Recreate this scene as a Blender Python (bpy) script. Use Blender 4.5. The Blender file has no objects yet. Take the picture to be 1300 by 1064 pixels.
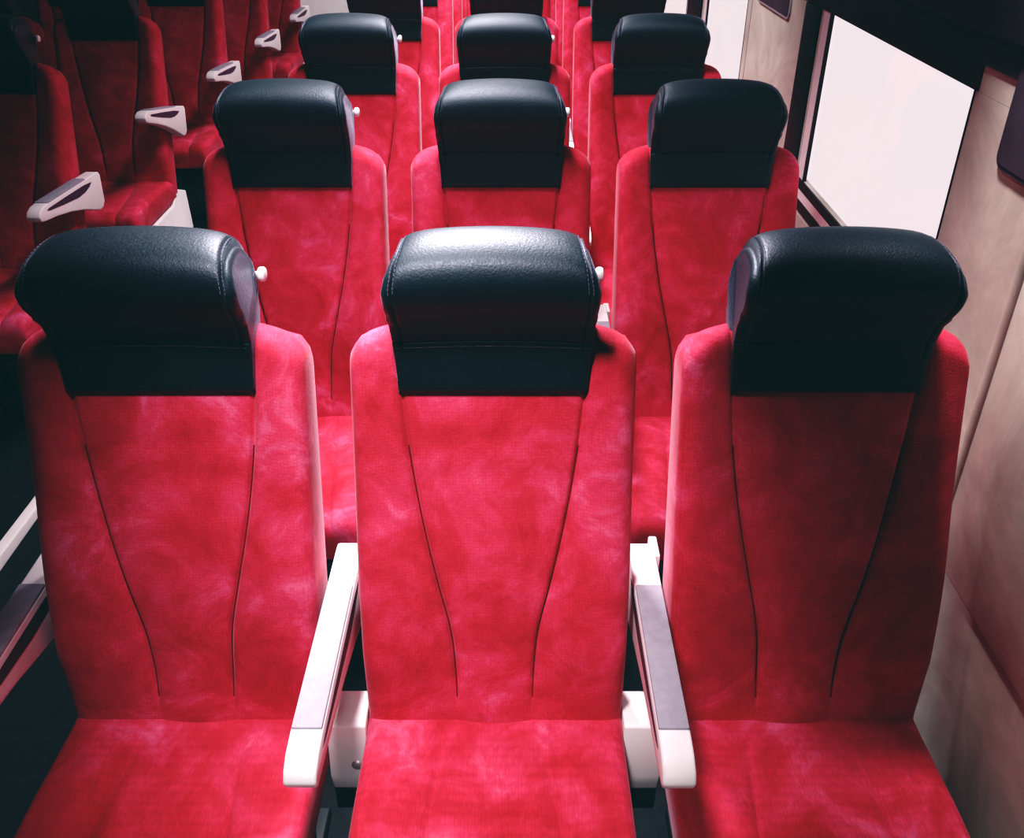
import bpy, bmesh, math, random
from mathutils import Vector, Matrix
random.seed(4)
SC = bpy.context.scene
COL = SC.collection
Z0 = 0.46                      # height of the seat crease above the floor
T = math.atan(0.264)           # recline of the backrests
ST, CT = math.sin(T), math.cos(T)
PITCH_ROW = 0.8806             # row spacing
SPACING = 0.47                 # seat spacing across

# ------------------------------------------------------------------ materials
def new_mat(name):
    m = bpy.data.materials.new(name); m.use_nodes = True
    nt = m.node_tree; nt.nodes.clear()
    out = nt.nodes.new('ShaderNodeOutputMaterial')
    b = nt.nodes.new('ShaderNodeBsdfPrincipled')
    nt.links.new(b.outputs[0], out.inputs[0])
    return m, nt, b

def noise(nt, scale, detail=4.0, rough=0.6, coord='Object', stretch=None, dist=0.0):
    tc = nt.nodes.new('ShaderNodeTexCoord')
    n = nt.nodes.new('ShaderNodeTexNoise')
    n.inputs['Scale'].default_value = scale
    n.inputs['Detail'].default_value = detail
    n.inputs['Roughness'].default_value = rough
    n.inputs['Distortion'].default_value = dist
    if stretch:
        mp = nt.nodes.new('ShaderNodeMapping'); mp.inputs['Scale'].default_value = stretch
        nt.links.new(tc.outputs[coord], mp.inputs[0]); nt.links.new(mp.outputs[0], n.inputs['Vector'])
    else:
        nt.links.new(tc.outputs[coord], n.inputs['Vector'])
    return n

def ramp(nt, src, stops):
    r = nt.nodes.new('ShaderNodeValToRGB')
    els = r.color_ramp.elements
    while len(els) < len(stops): els.new(0.5)
    for e, (p, c) in zip(els, stops):
        e.position = p; e.color = (*c, 1) if len(c) == 3 else c
    nt.links.new(src, r.inputs[0])
    return r

def bump(nt, b, src, strength, dist):
    bp = nt.nodes.new('ShaderNodeBump')
    bp.inputs['Strength'].default_value = strength
    bp.inputs['Distance'].default_value = dist
    nt.links.new(src, bp.inputs['Height'])
    nt.links.new(bp.outputs[0], b.inputs['Normal'])
    return bp

def velvet():
    m, nt, b = new_mat('red_velvet')
    n1 = noise(nt, 9.0, 6, 0.65, dist=0.6)
    oi = nt.nodes.new('ShaderNodeObjectInfo')
    wm = nt.nodes.new('ShaderNodeMath'); wm.operation = 'MULTIPLY'; wm.inputs[1].default_value = 40
    n1.noise_dimensions = '4D'
    nt.links.new(oi.outputs['Random'], wm.inputs[0]); nt.links.new(wm.outputs[0], n1.inputs['W'])
    r1 = ramp(nt, n1.outputs[0], [(0.32, (0.40, 0.018, 0.032)), (0.47, (0.53, 0.032, 0.058)), (0.58, (0.65, 0.052, 0.105)), (0.70, (0.80, 0.14, 0.26))])
    # fine honeycomb weave
    tc = nt.nodes.new('ShaderNodeTexCoord')
    mp = nt.nodes.new('ShaderNodeMapping'); mp.inputs['Scale'].default_value = (1, 0.3, 1)
    nt.links.new(tc.outputs['Object'], mp.inputs[0])
    vo = nt.nodes.new('ShaderNodeTexVoronoi'); vo.inputs['Scale'].default_value = 210
    vo.inputs['Randomness'].default_value = 0.35
    nt.links.new(mp.outputs[0], vo.inputs['Vector'])
    r2 = ramp(nt, vo.outputs['Distance'], [(0.1, (1.08, 1.08, 1.08)), (0.7, (0.86, 0.82, 0.83))])
    mx = nt.nodes.new('ShaderNodeMix'); mx.data_type = 'RGBA'; mx.blend_type = 'MULTIPLY'; mx.inputs[0].default_value = 1
    nt.links.new(r1.outputs[0], mx.inputs[6]); nt.links.new(r2.outputs[0], mx.inputs[7])
    nt.links.new(mx.outputs[2], b.inputs['Base Color'])
    b.inputs['Roughness'].default_value = 0.85
    b.inputs['Specular IOR Level'].default_value = 0.15
    b.inputs['Sheen Weight'].default_value = 0.22
    b.inputs['Sheen Roughness'].default_value = 0.35
    b.inputs['Sheen Tint'].default_value = (1.0, 0.62, 0.72, 1)
    n3 = noise(nt, 420, 2, 0.5)
    bump(nt, b, n3.outputs[0], 0.25, 0.002)
    return m

def leather():
    m, nt, b = new_mat('black_leather')
    n = noise(nt, 14, 5, 0.6, dist=0.4)
    r = ramp(nt, n.outputs[0], [(0.35, (0.004, 0.012, 0.0145)), (0.7, (0.007, 0.016, 0.019))])
    nt.links.new(r.outputs[0], b.inputs['Base Color'])
    n2 = noise(nt, 260, 3, 0.6)
    r2 = ramp(nt, n2.outputs[0], [(0.3, (0.38,)*3), (0.7, (0.54,)*3)])
    nt.links.new(r2.outputs[0], b.inputs['Roughness'])
    b.inputs['Specular IOR Level'].default_value = 0.5
    b.inputs['Specular Tint'].default_value = (0.70, 0.76, 0.92, 1)
    b.inputs['Sheen Weight'].default_value = 0.22
    b.inputs['Sheen Roughness'].default_value = 0.3
    b.inputs['Sheen Tint'].default_value = (0.8, 0.74, 1.0, 1)
    n3 = noise(nt, 330, 3, 0.6)
    bump(nt, b, n3.outputs[0], 0.35, 0.0015)
    return m

def plain(name, col, rough=0.5, spec=0.4, var=0.12, scale=18, metal=0.0, bmp=0.0):
    m, nt, b = new_mat(name)
    n = noise(nt, scale, 5, 0.6)
    lo = tuple(c * (1 - var) for c in col); hi = tuple(min(1, c * (1 + var)) for c in col)
    r = ramp(nt, n.outputs[0], [(0.3, lo), (0.7, hi)])
    nt.links.new(r.outputs[0], b.inputs['Base Color'])
    b.inputs['Roughness'].default_value = rough
    b.inputs['Specular IOR Level'].default_value = spec
    b.inputs['Metallic'].default_value = metal
    if bmp:
        n3 = noise(nt, scale * 12, 3, 0.6); bump(nt, b, n3.outputs[0], bmp, 0.002)
    return m

def wall_mat():
    m, nt, b = new_mat('cream_wall_laminate')
    n = noise(nt, 5.0, 8, 0.68, dist=0.8)
    r = ramp(nt, n.outputs[0], [(0.32, (0.42, 0.38, 0.33)), (0.5, (0.55, 0.51, 0.45)), (0.62, (0.64, 0.60, 0.53)), (0.75, (0.78, 0.73, 0.66))])
    nt.links.new(r.outputs[0], b.inputs['Base Color'])
    b.inputs['Roughness'].default_value = 0.55
    n2 = noise(nt, 90, 3, 0.6); bump(nt, b, n2.outputs[0], 0.12, 0.002)
    return m

def glass_mat():
    m = bpy.data.materials.new('window_glass'); m.use_nodes = True
    nt = m.node_tree; nt.nodes.clear()
    out = nt.nodes.new('ShaderNodeOutputMaterial')
    tr = nt.nodes.new('ShaderNodeBsdfTransparent'); tr.inputs[0].default_value = (0.98, 0.97, 0.98, 1)
    gl = nt.nodes.new('ShaderNodeBsdfGlossy'); gl.inputs['Roughness'].default_value = 0.02
    lw = nt.nodes.new('ShaderNodeFresnel'); lw.inputs['IOR'].default_value = 1.35
    ml = nt.nodes.new('ShaderNodeMath'); ml.operation = 'MULTIPLY'; ml.inputs[1].default_value = 0.10
    mx = nt.nodes.new('ShaderNodeMixShader')
    nt.links.new(lw.outputs[0], ml.inputs[0]); nt.links.new(ml.outputs[0], mx.inputs[0])
    nt.links.new(tr.outputs[0], mx.inputs[1]); nt.links.new(gl.outputs[0], mx.inputs[2])
    nt.links.new(mx.outputs[0], out.inputs[0])
    return m

M = dict(
    velvet=velvet(), leather=leather(), wall=wall_mat(), glass=glass_mat(),
    white=plain('white_plastic', (0.86, 0.80, 0.82), 0.4, 0.4, 0.04),
    pad=plain('lavender_grey_rubber', (0.32, 0.295, 0.36), 0.6, 0.3, 0.1, 60, bmp=0.1),
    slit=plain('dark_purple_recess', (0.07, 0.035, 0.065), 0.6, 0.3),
    shell=plain('pale_grey_shell', (0.62, 0.58, 0.6), 0.45, 0.4, 0.05),
    black=plain('black_metal', (0.012, 0.02, 0.022), 0.5, 0.4),
    thread=plain('lilac_thread', (0.13, 0.12, 0.17), 0.8, 0.1),
    floor=plain('dark_floor_vinyl', (0.008, 0.014, 0.016), 0.7, 0.2, 0.3, 30),
    pillar=plain('black_pillar_laminate', (0.010, 0.018, 0.020), 0.5, 0.25),
    valance=plain('dark_purple_blind', (0.032, 0.024, 0.036), 0.7, 0.2, 0.3, 8),
    frame=plain('grey_frame', (0.30, 0.27, 0.30), 0.4, 0.4),
    picture=plain('slate_purple_panel', (0.055, 0.042, 0.060), 0.6, 0.2, 0.25, 9),
    ceiling=plain('grey_ceiling', (0.22, 0.21, 0.22), 0.8, 0.2),
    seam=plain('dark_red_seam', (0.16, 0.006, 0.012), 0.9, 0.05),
    steel=plain('brushed_screw', (0.6, 0.55, 0.57), 0.35, 0.5, 0.08, 40, metal=0.6),
    seal=plain('black_rubber_seal', (0.02, 0.014, 0.022), 0.6, 0.2),
)

# ------------------------------------------------------------------ helpers
def obj(name, bm, mat, parent=None, smooth=True, angle=40, kind=None, label=None):
    bmesh.ops.recalc_face_normals(bm, faces=bm.faces)
    me = bpy.data.meshes.new(name)
    bm.to_mesh(me); bm.free()
    me.materials.append(mat)
    o = bpy.data.objects.new(name, me); COL.objects.link(o)
    if smooth:
        me.polygons.foreach_set('use_smooth', [True] * len(me.polygons))
        me.set_sharp_from_angle(angle=math.radians(angle))
    if parent: o.parent = parent
    if kind: o['kind'] = kind
    if label: o['label'] = label
    return o

def box(bm, x0, x1, y0, y1, z0, z1, bev=0.0, seg=2):
    r = bmesh.ops.create_cube(bm, size=1)
    vs = r['verts']
    for v in vs:
        v.co = Vector(((x0 + x1) / 2 + v.co.x * (x1 - x0), (y0 + y1) / 2 + v.co.y * (y1 - y0), (z0 + z1) / 2 + v.co.z * (z1 - z0)))
    if bev:
        es = list({e for v in vs for e in v.link_edges})
        bmesh.ops.bevel(bm, geom=es, offset=bev, segments=seg, profile=0.5, affect='EDGES')
    return bm

def loft(bm, rings, cap=True):
    """rings: closed loops of equal length"""
    vr = [[bm.verts.new(p) for p in r] for r in rings]
    n = len(vr[0])
    for a, b in zip(vr[:-1], vr[1:]):
        for i in range(n):
            j = (i + 1) % n
            bm.faces.new((a[i], a[j], b[j], b[i]))
    if cap:
        bm.faces.new(vr[0][::-1]); bm.faces.new(vr[-1])
    return vr

def prism_yz(bm, pts, x0, x1, bev=0.0, seg=3):
    loft(bm, [[(x0, y, z) for y, z in pts], [(x1, y, z) for y, z in pts]])
    if bev:
        bmesh.ops.recalc_face_normals(bm, faces=bm.faces)
        es = [e for e in bm.edges if e.is_valid and len(e.link_faces) == 2 and e.calc_face_angle(0) > 0.6]
        bmesh.ops.bevel(bm, geom=es, offset=bev, segments=seg, profile=0.5, affect='EDGES')
    return bm

def lathe_x(bm, prof, c, n=20):
    """prof: (dx, r) pairs, axis along x from the point c"""
    rings = [[(c[0] + dx, c[1] + r * math.cos(2 * math.pi * k / n), c[2] + r * math.sin(2 * math.pi * k / n)) for k in range(n)] for dx, r in prof]
    loft(bm, rings)

def interp(tab, x):
    if x <= tab[0][0]: return tab[0][1]
    for (a, u), (b, v) in zip(tab[:-1], tab[1:]):
        if x <= b:
            t = (x - a) / (b - a); t = t * t * (3 - 2 * t) * 0.35 + t * 0.65
            return u + (v - u) * t
    return tab[-1][1]

def P(x, s, n):
    return (x, s * ST - n * CT, Z0 + s * CT + n * ST)

W = 0.2035
SEAM = [(-0.05, .058), (0, .058), (.09, .061), (.16, .067), (.24, .084), (.31, .099), (.37, .110), (.43, .119), (.48, .125), (.54, .130), (.64, .138)]

def seam_x(s):
    i = max(k for k in range(len(SEAM)) if k == 0 or SEAM[k][0] <= s)
    if i >= len(SEAM) - 1: return SEAM[-1][1]
    (s1, x1), (s2, x2) = SEAM[i], SEAM[i + 1]
    s0, x0 = SEAM[max(0, i - 1)]; s3, x3 = SEAM[min(len(SEAM) - 1, i + 2)]
    m1 = (x2 - x0) / (s2 - s0); m2 = (x3 - x1) / (s3 - s1)
    h = s2 - s1; t = (s - s1) / h
    return (2*t**3 - 3*t*t + 1) * x1 + (t**3 - 2*t*t + t) * h * m1 + (-2*t**3 + 3*t*t) * x2 + (t**3 - t*t) * h * m2

def nfront(x, s):
    a = abs(x); xs = seam_x(s)
    low = max(0.0, min(1.0, 1 - s / 0.6))
    n = 0.010 * math.exp(-((s - .24) / .12) ** 2)
    if a < xs:
        n += 0.006 * (1 - (a / xs) ** 2) * min(1, max(0, (.52 - s) / .2))
    else:
        e = min(1.0, (a - xs) / (W - xs))
        n += (0.014 + 0.012 * low) * math.sin(math.pi * min(1, e) * 0.6) * min(1, max(0, (s - .0) / .12))
    g = min(1, max(0, (s - 0.02) / 0.06))
    n -= (0.009 if s < .45 else .009 - .005 * min(1, (s - .45) / .12)) * g * math.exp(-((a - xs) / .0036) ** 2)
    return n

def make_backrest(parent):
    bm = bmesh.new()
    rows = [(-.05 + .69 * k / 46) for k in range(47)]
    stop0 = 0.64
    def stop(x):
        a = abs(x)
        return 0.64 - 0.016 * max(0, (a - .12) / .08) - 0.030 * (a / W) ** 14
    R, re = 0.034, 0.028
    def ring(s, k=0.0):
        xs = seam_x(min(s, .64))
        half = [0.0] + [f * (xs - .010) for f in (.18, .36, .54, .72, .88, 1)] + [xs - .0055, xs - .003, xs - .0012, xs, xs + .0012, xs + .003, xs + .0055, xs + .010]
        b0, b1 = xs + .010, W - re
        half += [b0 + (b1 - b0) * f for f in (.15, .32, .5, .68, .85, 1)]
        front = [(x, nfront(x, s)) for x in half]
        ne = front[-1][1]
        edge = [(W - re + re * math.sin(a), nfront(W - re + re * math.sin(a) * .6, s) - re * (1 - math.cos(a))) for a in (.3, .6, .9, 1.2, 1.5)]
        side = [(W, -.066), (W - .004, -.076), (W - .014, -.080), (.1, -.080)]
        h = front + edge + side
        loop = [(-x, n) for x, n in h[::-1]][:-1] + h
        out = []
        for x, n in loop:
            f = s / stop0 if s > .3 else None
            ss = s
            if s > .3:
                t = (s - .3) / (stop0 - .3); ss = .3 + t * (stop(x) - .3)
            nm = -0.034
            out.append((x, ss, nm + (n - nm) * (1 - k)))
        return out
    rings = []
    for s in rows:
        if s <= stop0 - R: rings.append([P(*q) for q in ring(s)])
    for j in range(0, 10):
        a = math.pi / 2 * j / 9
        rings.append([P(*q) for q in ring(stop0 - R + R * math.sin(a), 0.85 * (1 - math.cos(a)))])
    loft(bm, rings)
    o = obj('backrest', bm, M['velvet'], parent, angle=60)
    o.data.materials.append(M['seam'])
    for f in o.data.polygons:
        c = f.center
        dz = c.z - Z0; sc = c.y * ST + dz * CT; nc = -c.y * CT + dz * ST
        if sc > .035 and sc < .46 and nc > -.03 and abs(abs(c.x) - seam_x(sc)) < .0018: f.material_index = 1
    return o

PROF = [(.544, -.004), (.5445, .005), (.549, .0095), (.562, .0115), (.588, .0145), (.610, .0190), (.6195, .0218), (.6225, .0205), (.6255, .0240), (.634, .0285), (.648, .040), (.664, .058),
        (.684, .077), (.704, .087), (.723, .088), (.741, .082), (.756, .068), (.767, .049), (.774, .028), (.7765, .008), (.773, -.010),
        (.762, -.024), (.745, -.031), (.70, -.034), (.66, -.034), (.63, -.034), (.60, -.03), (.565, -.015)]

def catmull(pts, k):
    n = len(pts); out = []
    for i in range(n):
        p0, p1, p2, p3 = pts[i - 1], pts[i], pts[(i + 1) % n], pts[(i + 2) % n]
        for j in range(k):
            t = j / k
            out.append(tuple(0.5 * (2 * b + (c - a) * t + (2 * a - 5 * b + 4 * c - d) * t * t + (3 * b - a - 3 * c + d) * t ** 3) for a, b, c, d in zip(p0, p1, p2, p3)))
    return out
PF = catmull(PROF, 3)
HW = [(.53, .1335), (.56, .134), (.625, .1385), (.66, .141), (.71, .1425), (.74, .139), (.765, .133), (.78, .130)]

def head_point(u, i, inset=0.0, out=0.0):
    s, n = PF[i]
    a, b = PF[i - 1], PF[(i + 1) % len(PF)]
    ts, tn = b[0] - a[0], b[1] - a[1]
    L = math.hypot(ts, tn) or 1
    ns, nn = -tn / L, ts / L          # inward or outward normal
    # outward: away from the middle of the pillow
    if ns * (s - .70) + nn * (n - .022) < 0 and s > .64: ns, nn = -ns, -nn
    if s <= .64:
        sg = 1 if n > -.002 else -1
        if nn * sg < 0: ns, nn = -ns, -nn
    d = out - inset * (1.0 if s > .66 else 0.4)
    w = interp(HW, s)
    s2, n2 = s + ns * d, n + nn * d
    if s2 > .64: s2 = .64 + (s2 - .64) * (1 - .07 * u * u - .13 * abs(u) ** 9)
    if s < .64 and s > .6: s2 -= .004 * u * u   # the seam bows down at its ends
    g = 0.0
    if .60 < s and n > -.01:
        g = .0022 * math.exp(-((abs(u) - .90) / .008) ** 2)
    return (u, w, s2 - ns * g, n2 - nn * g)

def make_headrest(parent):
    bm = bmesh.new()
    us = [0, .15, .3, .45, .58, .7, .79, .85, .88, .892, .9, .908, .92]
    rings = []
    N = len(PF)
    def ring(u, r=None):
        pts = []
        for i in range(N):
            if r is None:
                uu, w, s, n = head_point(u, i); pts.append(P(u * w, s, n))
            else:
                sg, a = r; R = .013
                uu, w, s, n = head_point(sg, i, inset=R * (1 - math.cos(a)))
                f = .92 + (1 - .92) * math.sin(a)
                pts.append(P(sg * f * w, s, n))
        return pts
    ends = [k * math.pi / 2 / 6 for k in range(1, 7)]
    rings += [ring(None, (-1, a)) for a in ends[::-1]]
    rings += [ring(-u) for u in us[::-1]] + [ring(u) for u in us[1:]]
    rings += [ring(None, (1, a)) for a in ends]
    loft(bm, rings)
    h = obj('headrest', bm, M['leather'], parent, angle=75)
    # stitching
    bm = bmesh.new()
    def dash(p, q, wd=.0005):
        p, q = Vector(p), Vector(q); d = (q - p)
        if d.length < 1e-5: return
        m = Matrix.Translation((p + q) / 2) @ d.to_track_quat('Z', 'Y').to_matrix().to_4x4()
        bmesh.ops.create_cone(bm, cap_ends=True, segments=6, radius1=wd, radius2=wd, depth=d.length * .7, matrix=m)
    for us in ((-.922, -.880), (.880, .922)):
        for u in us:
            for i in range(13 * 3, 19 * 3):
                a = head_point(u, i, out=.0005); b = head_point(u, i + 1, out=.0005)
                dash(P(u * a[1], a[2], a[3]), P(u * b[1], b[2], b[3]))
        obj('stitching', bm, M['thread'], h, label='double row of lilac stitches')
        bm = bmesh.new()
    k = 5 * 3 + 1
    for j in range(-46, 46):
        u0, u1 = j / 48, (j + 1) / 48
        a = head_point(u0, k, out=.0002); b = head_point(u1, k, out=.0002)
        dash(P(u0 * a[1], a[2], a[3]), P(u1 * b[1], b[2], b[3]), .0004)
    obj('stitching', bm, M['thread'], h, label='single row of stitches across the headrest')
    # white hook knob on the side
    bm = bmesh.new()
    c = P(.1195, .706, -.026)
    lathe_x(bm, [(0, .0045), (.014, .0045), (.021, .0038), (.023, .006), (.0245, .0092), (.027, .0105), (.031, .0105), (.0335, .009), (.0345, .006)], c)
    obj('knob', bm, M['white'], h, label='white mushroom-shaped knob')
    return h

def make_cushion(parent):
    bm = bmesh.new()
    R = .045; y_back, y_front = .035, -.405
    ys = [y_back - .002 - (y_back - (y_front + R)) * k / 14 for k in range(15)]
    def ring(y, dz=0.0, ins=0.0):
        xs = .072 + .05 * max(0, min(1, (0.0 - y) / .4)); re = .024; w = W - ins
        half = [0, .25 * xs, .5 * xs, .75 * xs, xs - .008, xs - .004, xs, xs + .004, xs + .008]
        b0, b1 = xs + .008, w - re
        half += [b0 + (b1 - b0) * f for f in (.25, .5, .75, 1)]
        def zt(x):
            a = abs(x); t = max(0, min(1, (-y - .02) / .12))
            z = .004 * (1 - (a / xs) ** 2) if a < xs else .010 * math.sin(math.pi * min(1, (a - xs) / (w - xs)) * .8)
            z -= .005 * math.exp(-((a - xs) / .0055) ** 2)
            return z * t - dz
        top = [(x, zt(x)) for x in half]
        top += [(w - re + re * math.sin(a), zt(w - re) - re * (1 - math.cos(a))) for a in (.3, .6, .9, 1.2, 1.5)]
        top += [(w, -.075), (w - .006, -.09), (w - .02, -.095), (.08, -.095)]
        top = [(x, max(z, -.0945) if i < len(half) + 5 else z) for i, (x, z) in enumerate(top)]
        loop = [(-x, z) for x, z in top[::-1]][:-1] + top
        return [(x, y, Z0 + z) for x, z in loop]
    rings = [ring(y) for y in ys]
    for j in range(1, 9):
        a = math.pi / 2 * j / 8
        rings.append(ring(y_front + R - R * math.sin(a), R * .95 * (1 - math.cos(a)), .012 * (1 - math.cos(a))))
    loft(bm, rings)
    return obj('seat_cushion', bm, M['velvet'], parent, angle=60)

def make_shell(parent):
    bm = bmesh.new()
    rings = []
    for s, w, n0, n1 in [(-.12, .16, -.0805, -.10), (-.02, .185, -.0805, -.104), (.3, .188, -.0805, -.104), (.54, .188, -.0805, -.10), (.575, .18, -.0805, -.096), (.595, .165, -.0805, -.092), (.60, .15, -.0805, -.088)]:
        m = (n0 + n1) / 2
        rings.append([P(-w, s, n0), P(-w * .96, s, n1), P(w * .96, s, n1), P(w, s, n0)])
    loft(bm, rings)
    return obj('back_shell', bm, M['shell'], parent, angle=30)

def make_base(parent, legs=(-.12, .12)):
    bm = bmesh.new()
    box(bm, -.185, .185, -.36, .09, Z0 - .15, Z0 - .0965, .008)
    obj('seat_pan', bm, M['black'], parent)
    for x in legs:
        bm = bmesh.new()
        prism_yz(bm, [(-.12, Z0 - .1495), (.06, Z0 - .1495), (.03, .03), (.14, .025), (.14, .0), (-.20, .0), (-.20, .025), (-.07, .03)], x - .02, x + .02, .004)
        obj('leg', bm, M['black'], parent)

def make_armrest(parent, x, side, tilt=0.0):
    """side: -1 or 1, the way the hinge reaches to its own seat"""
    hw = .021
    zt = Z0 + .22
    # side profile: tall at the back, tapering forward, drooping tip
    top = [(.178, zt - .012), (.168, zt - .001), (.15, zt), (.07, zt), (-.05, zt), (-.19, zt), (-.222, zt - .003), (-.243, zt - .012), (-.252, zt - .026)]
    bot = [(-.246, zt - .040), (-.225, zt - .044), (-.15, zt - .052), (-.06, zt - .066), (.03, zt - .087), (.09, zt - .106), (.13, zt - .118), (.155, zt - .116), (.173, zt - .10)]
    pts = top + bot
    bm = bmesh.new()
    prism_yz(bm, pts, -hw, hw, .004, 3)
    piv = Vector((x, .13, Z0 + .16))
    for v in bm.verts: v.co -= Vector((0, piv.y, piv.z))
    a = obj('armrest', bm, M['white'], parent, angle=50)
    a.location = piv; a.rotation_euler = (tilt, 0, 0)
    def shift(b):
        for v in b.verts: v.co -= Vector((0, piv.y, piv.z))
        return b
    bm = bmesh.new()
    box(bm, -hw + .0012, hw - .0012, -.19, .07, zt - .012, zt + .0035, .0022)
    obj('arm_pad', shift(bm), M['pad'], a, label='lavender grey rubber arm pad')
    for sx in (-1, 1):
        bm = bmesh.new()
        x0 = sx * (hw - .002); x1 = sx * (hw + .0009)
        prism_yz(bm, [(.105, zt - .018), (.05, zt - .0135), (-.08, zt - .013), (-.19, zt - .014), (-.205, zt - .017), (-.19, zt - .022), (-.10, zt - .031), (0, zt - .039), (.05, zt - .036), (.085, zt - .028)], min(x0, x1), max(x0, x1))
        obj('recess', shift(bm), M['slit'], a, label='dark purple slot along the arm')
    bm = bmesh.new()
    xa, xb = side * (hw - .004), side * (.0308)
    box(bm, min(xa, xb), max(xa, xb), .15, .20, zt - .10, zt - .012, .003)
    obj('hinge', shift(bm), M['white'], a)
    return a

def make_bracket(parent, x, screw=True):
    bm = bmesh.new()
    hw = .0308
    prism_yz(bm, [(-.006, Z0 - .001), (-.012, Z0 - .004), (-.03, Z0 - .10), (-.02, Z0 - .145), (.06, Z0 - .145), (.06, Z0 - .004), (.055, Z0 - .001)], x - hw, x + hw, .0025)
    b = obj('bracket', bm, M['white'], parent, angle=50)
    if screw:
        bm = bmesh.new()
        bmesh.ops.create_uvsphere(bm, u_segments=20, v_segments=10, radius=.011)
        for v in bm.verts:
            v.co.y *= .5
            v.co += Vector((x + .014, -.0235, Z0 - .080))
        obj('screw', bm, M['steel'], b)
    bm = bmesh.new()
    prism_yz(bm, [(-.02, Z0 - .1455), (.06, Z0 - .1455), (.06, Z0 - .20), (-.02, Z0 - .20)], x - hw, x + hw, .003)
    obj('crossbeam', bm, M['black'], parent)

def make_white_leg(parent, x):
    bm = bmesh.new()
    prism_yz(bm, [(-.27, Z0 - .098), (-.02, Z0 - .098), (.04, Z0 - .045), (.145, Z0 - .085), (.10, Z0 - .23), (-.14, .035), (.36, .025), (.36, .0), (-.34, .0), (-.34, .025), (-.24, .035), (-.16, Z0 - .24)], x - .016, x + .016, .004)
    for v in bm.verts: v.co.x += .066 * (1 - v.co.z / Z0)
    obj('leg', bm, M['white'], parent, label='white side leg with a long foot')

# ------------------------------------------------------------------ seats
def empty(name, loc):
    o = bpy.data.objects.new(name, None); o.empty_display_size = .1
    COL.objects.link(o); o.location = loc
    return o

def copy_tree(o, parent=None):
    c = o.copy(); COL.objects.link(c); c.parent = parent
    for ch in list(o.children): copy_tree(ch, c)
    return c

def build_seat(arms, tilt, brackets, white_leg=None, screw=False):
    r = empty('train_seat', (0, 0, 0))
    make_backrest(r); make_headrest(r); make_cushion(r); make_shell(r)
    make_base(r, (-.12, .12) if white_leg is None else (-.12,))
    for x in arms: make_armrest(r, x, 1 if x < 0 else -1, tilt)
    for x in brackets: make_bracket(r, x, screw)
    if white_leg is not None: make_white_leg(r, white_leg)
    return r

RX = {'aisle': -SPACING, 'middle': 0.0, 'window': SPACING}
LX = {'aisle': -1.585, 'inner': -1.585 - SPACING}
ORD = ['front', 'second', 'third', 'fourth', 'fifth', 'sixth', 'seventh']
DESC_R = {
    ('aisle', 0): 'red velvet seat with black headrest and white knob, front row beside the dark aisle',
    ('middle', 0): 'red velvet middle seat of the front row, glossy black headrest, white armrests both sides',
    ('window', 0): 'red velvet window seat of the front row, half shaded, against the cream wall',
    ('aisle', 1): 'red velvet seat by the aisle in the second row, directly behind the front aisle seat',
    ('middle', 1): 'red velvet middle seat of the second row, directly behind the front middle headrest',
    ('window', 1): 'red velvet window seat of the second row, its headrest next to the black pillar',
    ('aisle', 2): 'red seat by the aisle in the third row, black headrest below the white end wall',
    ('middle', 2): 'red middle seat of the third row, its black headrest between two other third row headrests',
    ('window', 2): 'red window seat of the third row, black headrest against the bright far window',
}
def right_label(col, r):
    if (col, r) in DESC_R: return DESC_R[(col, r)]
    return {'aisle': 'red seat next to the aisle in the %s row of the three-abreast side',
            'middle': 'red seat in the middle of the %s row of the three-abreast side',
            'window': 'red seat next to the window wall in the %s row of the three-abreast side'}[col] % ORD[r]

protos = {'aisle': build_seat((-.235,), 0.0, ()), 'middle': build_seat((-.235,), 0.0, (-.235,), None, True), 'window': build_seat((-.235,), 0.0, (-.235,))}
for r in range(0, 7):
    for col in ('aisle', 'middle', 'window'):
        if col == 'middle' and r > 4: continue      # wholly hidden behind the nearer rows
        s = protos[col] if r == 0 else copy_tree(protos[col])
        s.location = (RX[col], r * PITCH_ROW, 0)
        s['label'] = right_label(col, r); s['category'] = 'seat'
        s['group'] = 'red train seats three abreast beside the window wall'

def left_label(col, r):
    if col == 'aisle':
        t = {1: 'red seat across the aisle in the second row, white foot rail on the floor',
             2: 'red seat across the aisle in the third row, white armrest above the front headrest',
             3: 'red seat across the aisle in the fourth row, raised armrest and white side leg',
             4: 'red seat across the aisle in the fifth row, behind the one with the white leg',
             5: 'red seat across the aisle in the sixth row, small white armrest near the aisle',
             6: 'red seat across the aisle in the seventh row, farthest back on that side'}
        return t[r]
    return 'shaded red seat by the dark far wall in the %s row across the aisle' % ORD[r]

TILT = {1: 0.0, 2: -math.radians(3), 3: -math.radians(11), 4: -math.radians(4), 5: -math.radians(2), 6: 0.0}
pa = build_seat((.23, -.235), 0.0, (-.235,), .176)
pi_ = build_seat((-.235,), 0.0, (-.235,))
fa = fi = True
for r in range(1, 7):
    s = pa if fa else copy_tree(pa); fa = False
    s.location = (LX['aisle'], r * PITCH_ROW, 0)
    s['label'] = left_label('aisle', r); s['category'] = 'seat'
    s['group'] = 'red train seats across the aisle'
    for ch in s.children:
        if ch.name.startswith('armrest') and ch.location.x > 0:
            ch.rotation_euler = (TILT[r], 0, 0); ch.location.z += .026
    if r not in (3, 4): continue
    s = pi_ if fi else copy_tree(pi_); fi = False
    s.location = (LX['inner'], r * PITCH_ROW, 0)
    s['label'] = left_label('inner', r); s['category'] = 'seat'
    s['group'] = 'red train seats across the aisle'

# ------------------------------------------------------------------ the carriage
XW = 0.74; YA, YB = -2.0, 6.3; XL = -2.42; HC = 2.25
BT = .865 + Z0         # underside of the dark band above the windows

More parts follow.
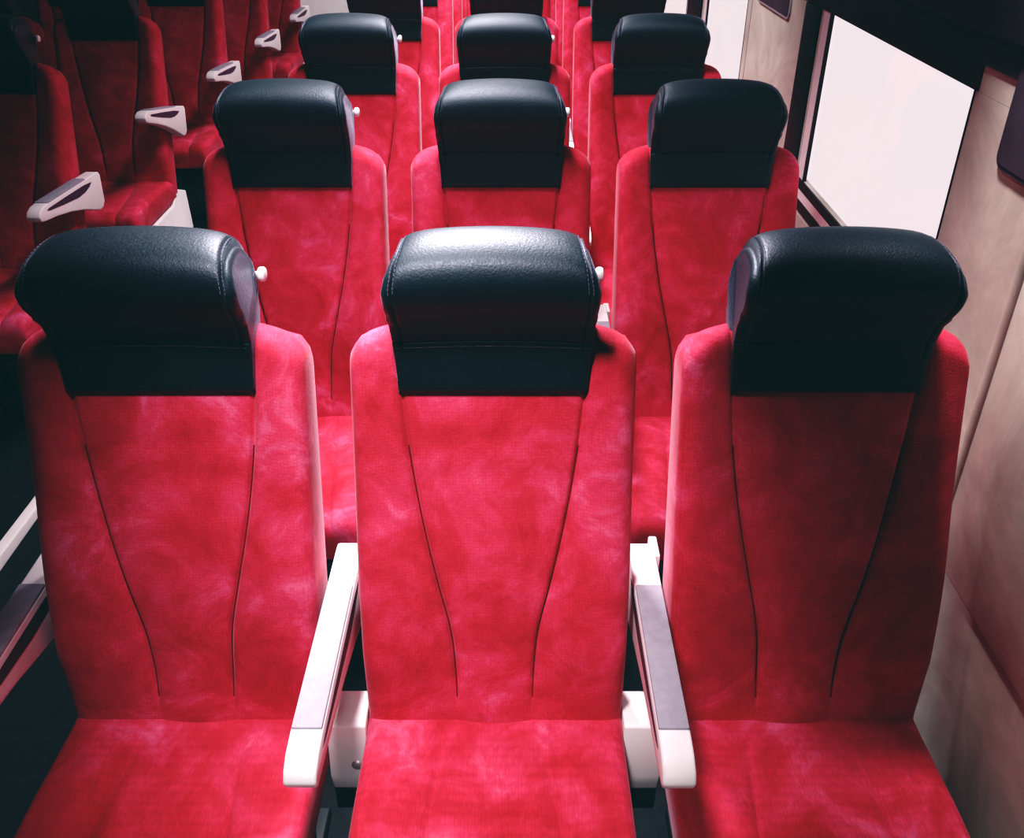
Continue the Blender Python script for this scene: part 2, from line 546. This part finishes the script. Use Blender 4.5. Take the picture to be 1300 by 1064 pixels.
bm = bmesh.new(); box(bm, XL - .1, XW + .1, YA - .1, YB + .1, -.1, 0)
obj('floor', bm, M['floor'], kind='structure', smooth=False)
bm = bmesh.new(); box(bm, XL - .1, XW + .1, YA - .1, YB + .1, HC, HC + .1)
obj('ceiling', bm, M['ceiling'], kind='structure', smooth=False)
bm = bmesh.new(); box(bm, XL - .1, XL, YA, YB, 0, HC)
obj('wall_left', bm, M['valance'], kind='structure', smooth=False)
bm = bmesh.new(); box(bm, XL, XW, YB, YB + .1, 0, HC)
obj('wall_back', bm, M['white'], kind='structure', smooth=False)
bm = bmesh.new(); box(bm, XL, XW, YA - .1, YA, 0, HC)
obj('wall_front', bm, M['ceiling'], kind='structure', smooth=False)

# right wall: cream panels around the window openings
WIN = [(.472, 1.262), (1.985, 2.665), (3.02, 4.10)]
ZS = .478 + Z0
bm = bmesh.new()
box(bm, XW, XW + .014, YA, YB, 0, .395 + Z0)                 # dado
edges = [YA] + [v for w in WIN for v in w] + [YB]
for k in range(0, len(edges), 2):
    box(bm, XW, XW + .014, edges[k], edges[k + 1], .395 + Z0, BT)
for a, b in WIN: box(bm, XW + .002, XW + .014, a, b, .395 + Z0, ZS)
obj('wall_right', bm, M['wall'], kind='structure', smooth=False)
bm = bmesh.new(); box(bm, XW - .004, XW + .1, .464, YB, BT, BT + .085, .003)
obj('trim_1', bm, M['valance'], kind='structure')
bm = bmesh.new(); box(bm, XW, XW + .1, YA, .4635, BT + .0005, BT + .04)
obj('trim_8', bm, M['wall'], kind='structure', smooth=False)
bm = bmesh.new(); box(bm, XW - .02, XW + .1, YA, YB, BT + .0855, HC, .006)
obj('trim_2', bm, M['valance'], kind='structure')
bm = bmesh.new(); box(bm, XW - .004, XW + .1, YA, .4635, BT + .0405, BT + .085)
obj('trim_9', bm, M['valance'], kind='structure', smooth=False)
# black pillars
bm = bmesh.new(); box(bm, XW - .006, XW + .004, 1.272, 1.388, .0, BT - .001, .003)
obj('trim_3', bm, M['pillar'], kind='structure')
bm = bmesh.new(); box(bm, XW - .006, XW + .004, 2.69, 2.98, .0, BT - .001, .003)
obj('trim_4', bm, M['pillar'], kind='structure')
# near pillar cover with a rounded ridge, ends above the lower panel
bm = bmesh.new(); box(bm, XW - .0045, XW - .0005, YA, .203, .17 + Z0, .778 + Z0, .0015)
obj('trim_5', bm, M['wall'], kind='structure')
bm = bmesh.new()
n = 16
loft(bm, [[(XW - .001 - .011 * math.sin(math.pi * k / n), .206 - .011 * math.cos(math.pi * k / n), z) for k in range(n + 1)] for z in (.17 + Z0, .60 + Z0, .780 + Z0)])
obj('trim_7', bm, M['wall'], kind='structure')
# panel joints
bm = bmesh.new()
box(bm, XW - .0012, XW + .004, 1.932, 1.937, .40 + Z0, BT - .001)
obj('trim_6', bm, M['frame'], kind='structure', smooth=False)
# windows: glass, seal round it, sill strips
for k, (a, b) in enumerate(WIN):
    w = empty('window_%d' % (k + 1), (XW, (a + b) / 2, 0)); w['kind'] = 'structure'
    def part(name, bm, mat):
        o = obj(name, bm, mat, w, smooth=False)
        for v in o.data.vertices: v.co -= Vector(w.location)
        return o
    bm = bmesh.new(); box(bm, XW + .008, XW + .013, a, b, ZS, BT)
    part('glass_pane', bm, M['glass'])
    bm = bmesh.new()
    box(bm, XW - .001, XW + .0075, a, a + .005, ZS, BT)              # near edge
    box(bm, XW + .002, XW + .0075, b - .058, b - .046, ZS, BT)       # inner far edge
    box(bm, XW - .003, XW + .0018, a, b, ZS - .022, ZS)
    part('seal', bm, M['seal'])
    bm = bmesh.new()
    box(bm, XW + .001, XW + .0075, b - .0455, b, ZS, BT)              # pale reveal
    box(bm, XW - .002, XW + .0018, a, b, ZS - .046, ZS - .022)
    part('window_frame', bm, M['white'])
    bm = bmesh.new()
    box(bm, XW - .003, XW + .0018, a, b, ZS - .072, ZS - .046)
    part('sill_strip', bm, M['seal'])

# framed dark panels on the cream wall
def rrect(bm, x0, x1, y0, y1, z0, z1, r, n=6):
    pts = []
    for cy, cz, a0 in ((y1 - r, z1 - r, 0), (y0 + r, z1 - r, 90), (y0 + r, z0 + r, 180), (y1 - r, z0 + r, 270)):
        for k in range(n + 1):
            a = math.radians(a0 + 90 * k / n); pts.append((cy + r * math.cos(a), cz + r * math.sin(a)))
    prism_yz(bm, pts, x0, x1)
for (y0, y1, lab, d) in ((1.52, 1.86, 'small dark framed panel on the far cream wall past the black pillar', 0), (-.12, .352, 'dark rounded panel on the near cream pillar beside the big window', 0)):
    f = empty('wall_panel', (XW - d, (y0 + y1) / 2, .80 + Z0)); f['label'] = lab; f['category'] = 'wall panel'
    far = y0 > 1
    zb = (.80 if far else .785) + Z0
    zt = BT - .004 if far else BT + .08
    for name, ins, x0, mat in (('panel_frame', 0, .006, M['frame']), ('panel_face', .007, .0075, M['picture'])):
        bm = bmesh.new()
        rrect(bm, XW - d - x0, XW - d - .0002, y0 + ins, y1 - ins, zb + ins, zt - ins, .02 - ins)
        for v in bm.verts: v.co -= Vector(f.location)
        obj(name, bm, mat if far else M['picture'], f, smooth=False)

# ------------------------------------------------------------------ light
w = bpy.data.worlds.new('sky'); SC.world = w; w.use_nodes = True
bg = w.node_tree.nodes['Background']
bg.inputs[0].default_value = (.95, .865, .88, 1); bg.inputs[1].default_value = 1.1

def area(name, loc, size, power, col, rot=(0, 0, 0), spread=180):
    l = bpy.data.lights.new(name, 'AREA'); l.shape = 'RECTANGLE'
    l.size, l.size_y = size; l.energy = power; l.color = col; l.spread = math.radians(spread)
    o = bpy.data.objects.new(name, l); COL.objects.link(o); o.location = loc; o.rotation_euler = rot
    return o
def spot(name, loc, target, power, col, angle, blend=1.0, radius=.1):
    l = bpy.data.lights.new(name, 'SPOT'); l.energy = power; l.color = col
    l.spot_size = math.radians(angle); l.spot_blend = blend; l.shadow_soft_size = radius
    o = bpy.data.objects.new(name, l); COL.objects.link(o); o.location = loc
    o.rotation_euler = (Vector(target) - Vector(loc)).to_track_quat('-Z', 'Y').to_euler()
    return o
area('ceiling_strip_light', (-.20, 2.95, HC - .02), (.28, 5.2), 78, (1, .95, .97), spread=92)
area('ceiling_panel_light', (-.10, 3.4, HC - .03), (.5, 2.8), 20, (.97, .94, 1), spread=160)  # no real fixture: added to rim the headrest tops from farther back
spot('ceiling_spot_light', (-.22, -.36, 2.2), (-.12, .08, .78), 170, (1, .93, .94), 46, 1.0, .10)  # added spot, cone shaped so the front row fades toward its sides
spot('aisle_spot_light', (-.03, -1.75, 1.75), (.0, .0, .46), 45, (1, .95, .95), 28, .9, .06)  # added fill from behind the camera for the white plates under the armrests
spot('crest_spot_light', (-.15, 1.25, 2.2), (-.05, .20, 1.18), 330, (.96, .92, 1), 50, 1.0, .12)  # invented back light that brightens the front row headrest crests
spot('window_wall_light', (.1, 1.3, 2.2), (.80, 1.95, 1.2), 60, (1, .96, .93), 50, 1.0, .08)  # extra lamp put in to brighten the far cream wall
spot('end_wall_light', (-.7, 5.0, 2.2), (-1.05, 6.3, .45), 120, (1, .97, .96), 60, .8, .08)  # made-up lamp that whitens the end wall behind the last row
spot('wall_spot_light', (.45, .36, 2.2), (.79, .12, 1.0), 105, (1, .93, .9), 36, 1.0, .06)  # added wall fill, set behind the window seat to spare its front

# ------------------------------------------------------------------ camera
cam = bpy.data.cameras.new('camera'); co = bpy.data.objects.new('camera', cam); COL.objects.link(co)
cam.sensor_fit = 'HORIZONTAL'; cam.sensor_width = 36
cam.lens = 1139.45 / 1300 * 36
cam.shift_y = -(532 - 487.5) / 1300
cam.clip_start = .02
co.location = (.0293, -.9447, Z0 + 1.1901)
co.rotation_euler = (math.pi / 2 - .5419, 0, .0022)
SC.camera = co
SC.view_settings.view_transform = 'Standard'
SC.view_settings.look = 'None'
SC.view_settings.exposure = 0.0
SC.view_settings.use_curve_mapping = True
cm = SC.view_settings.curve_mapping
cm.extend = 'EXTRAPOLATED'
for k, pts in enumerate((((0, .0022), (.03, .014), (.12, .10), (.5, .54), (1, .98)),
                         ((0, .0092), (.03, .0195), (.12, .105), (.5, .52), (1, .96)),
                         ((0, .0100), (.03, .023), (.12, .115), (.5, .53), (1, .97)))):
    c = cm.curves[k]
    while len(c.points) < len(pts): c.points.new(.5, .5)
    for p, q in zip(c.points, pts): p.location = q; p.handle_type = 'AUTO_CLAMPED'
cm.update()
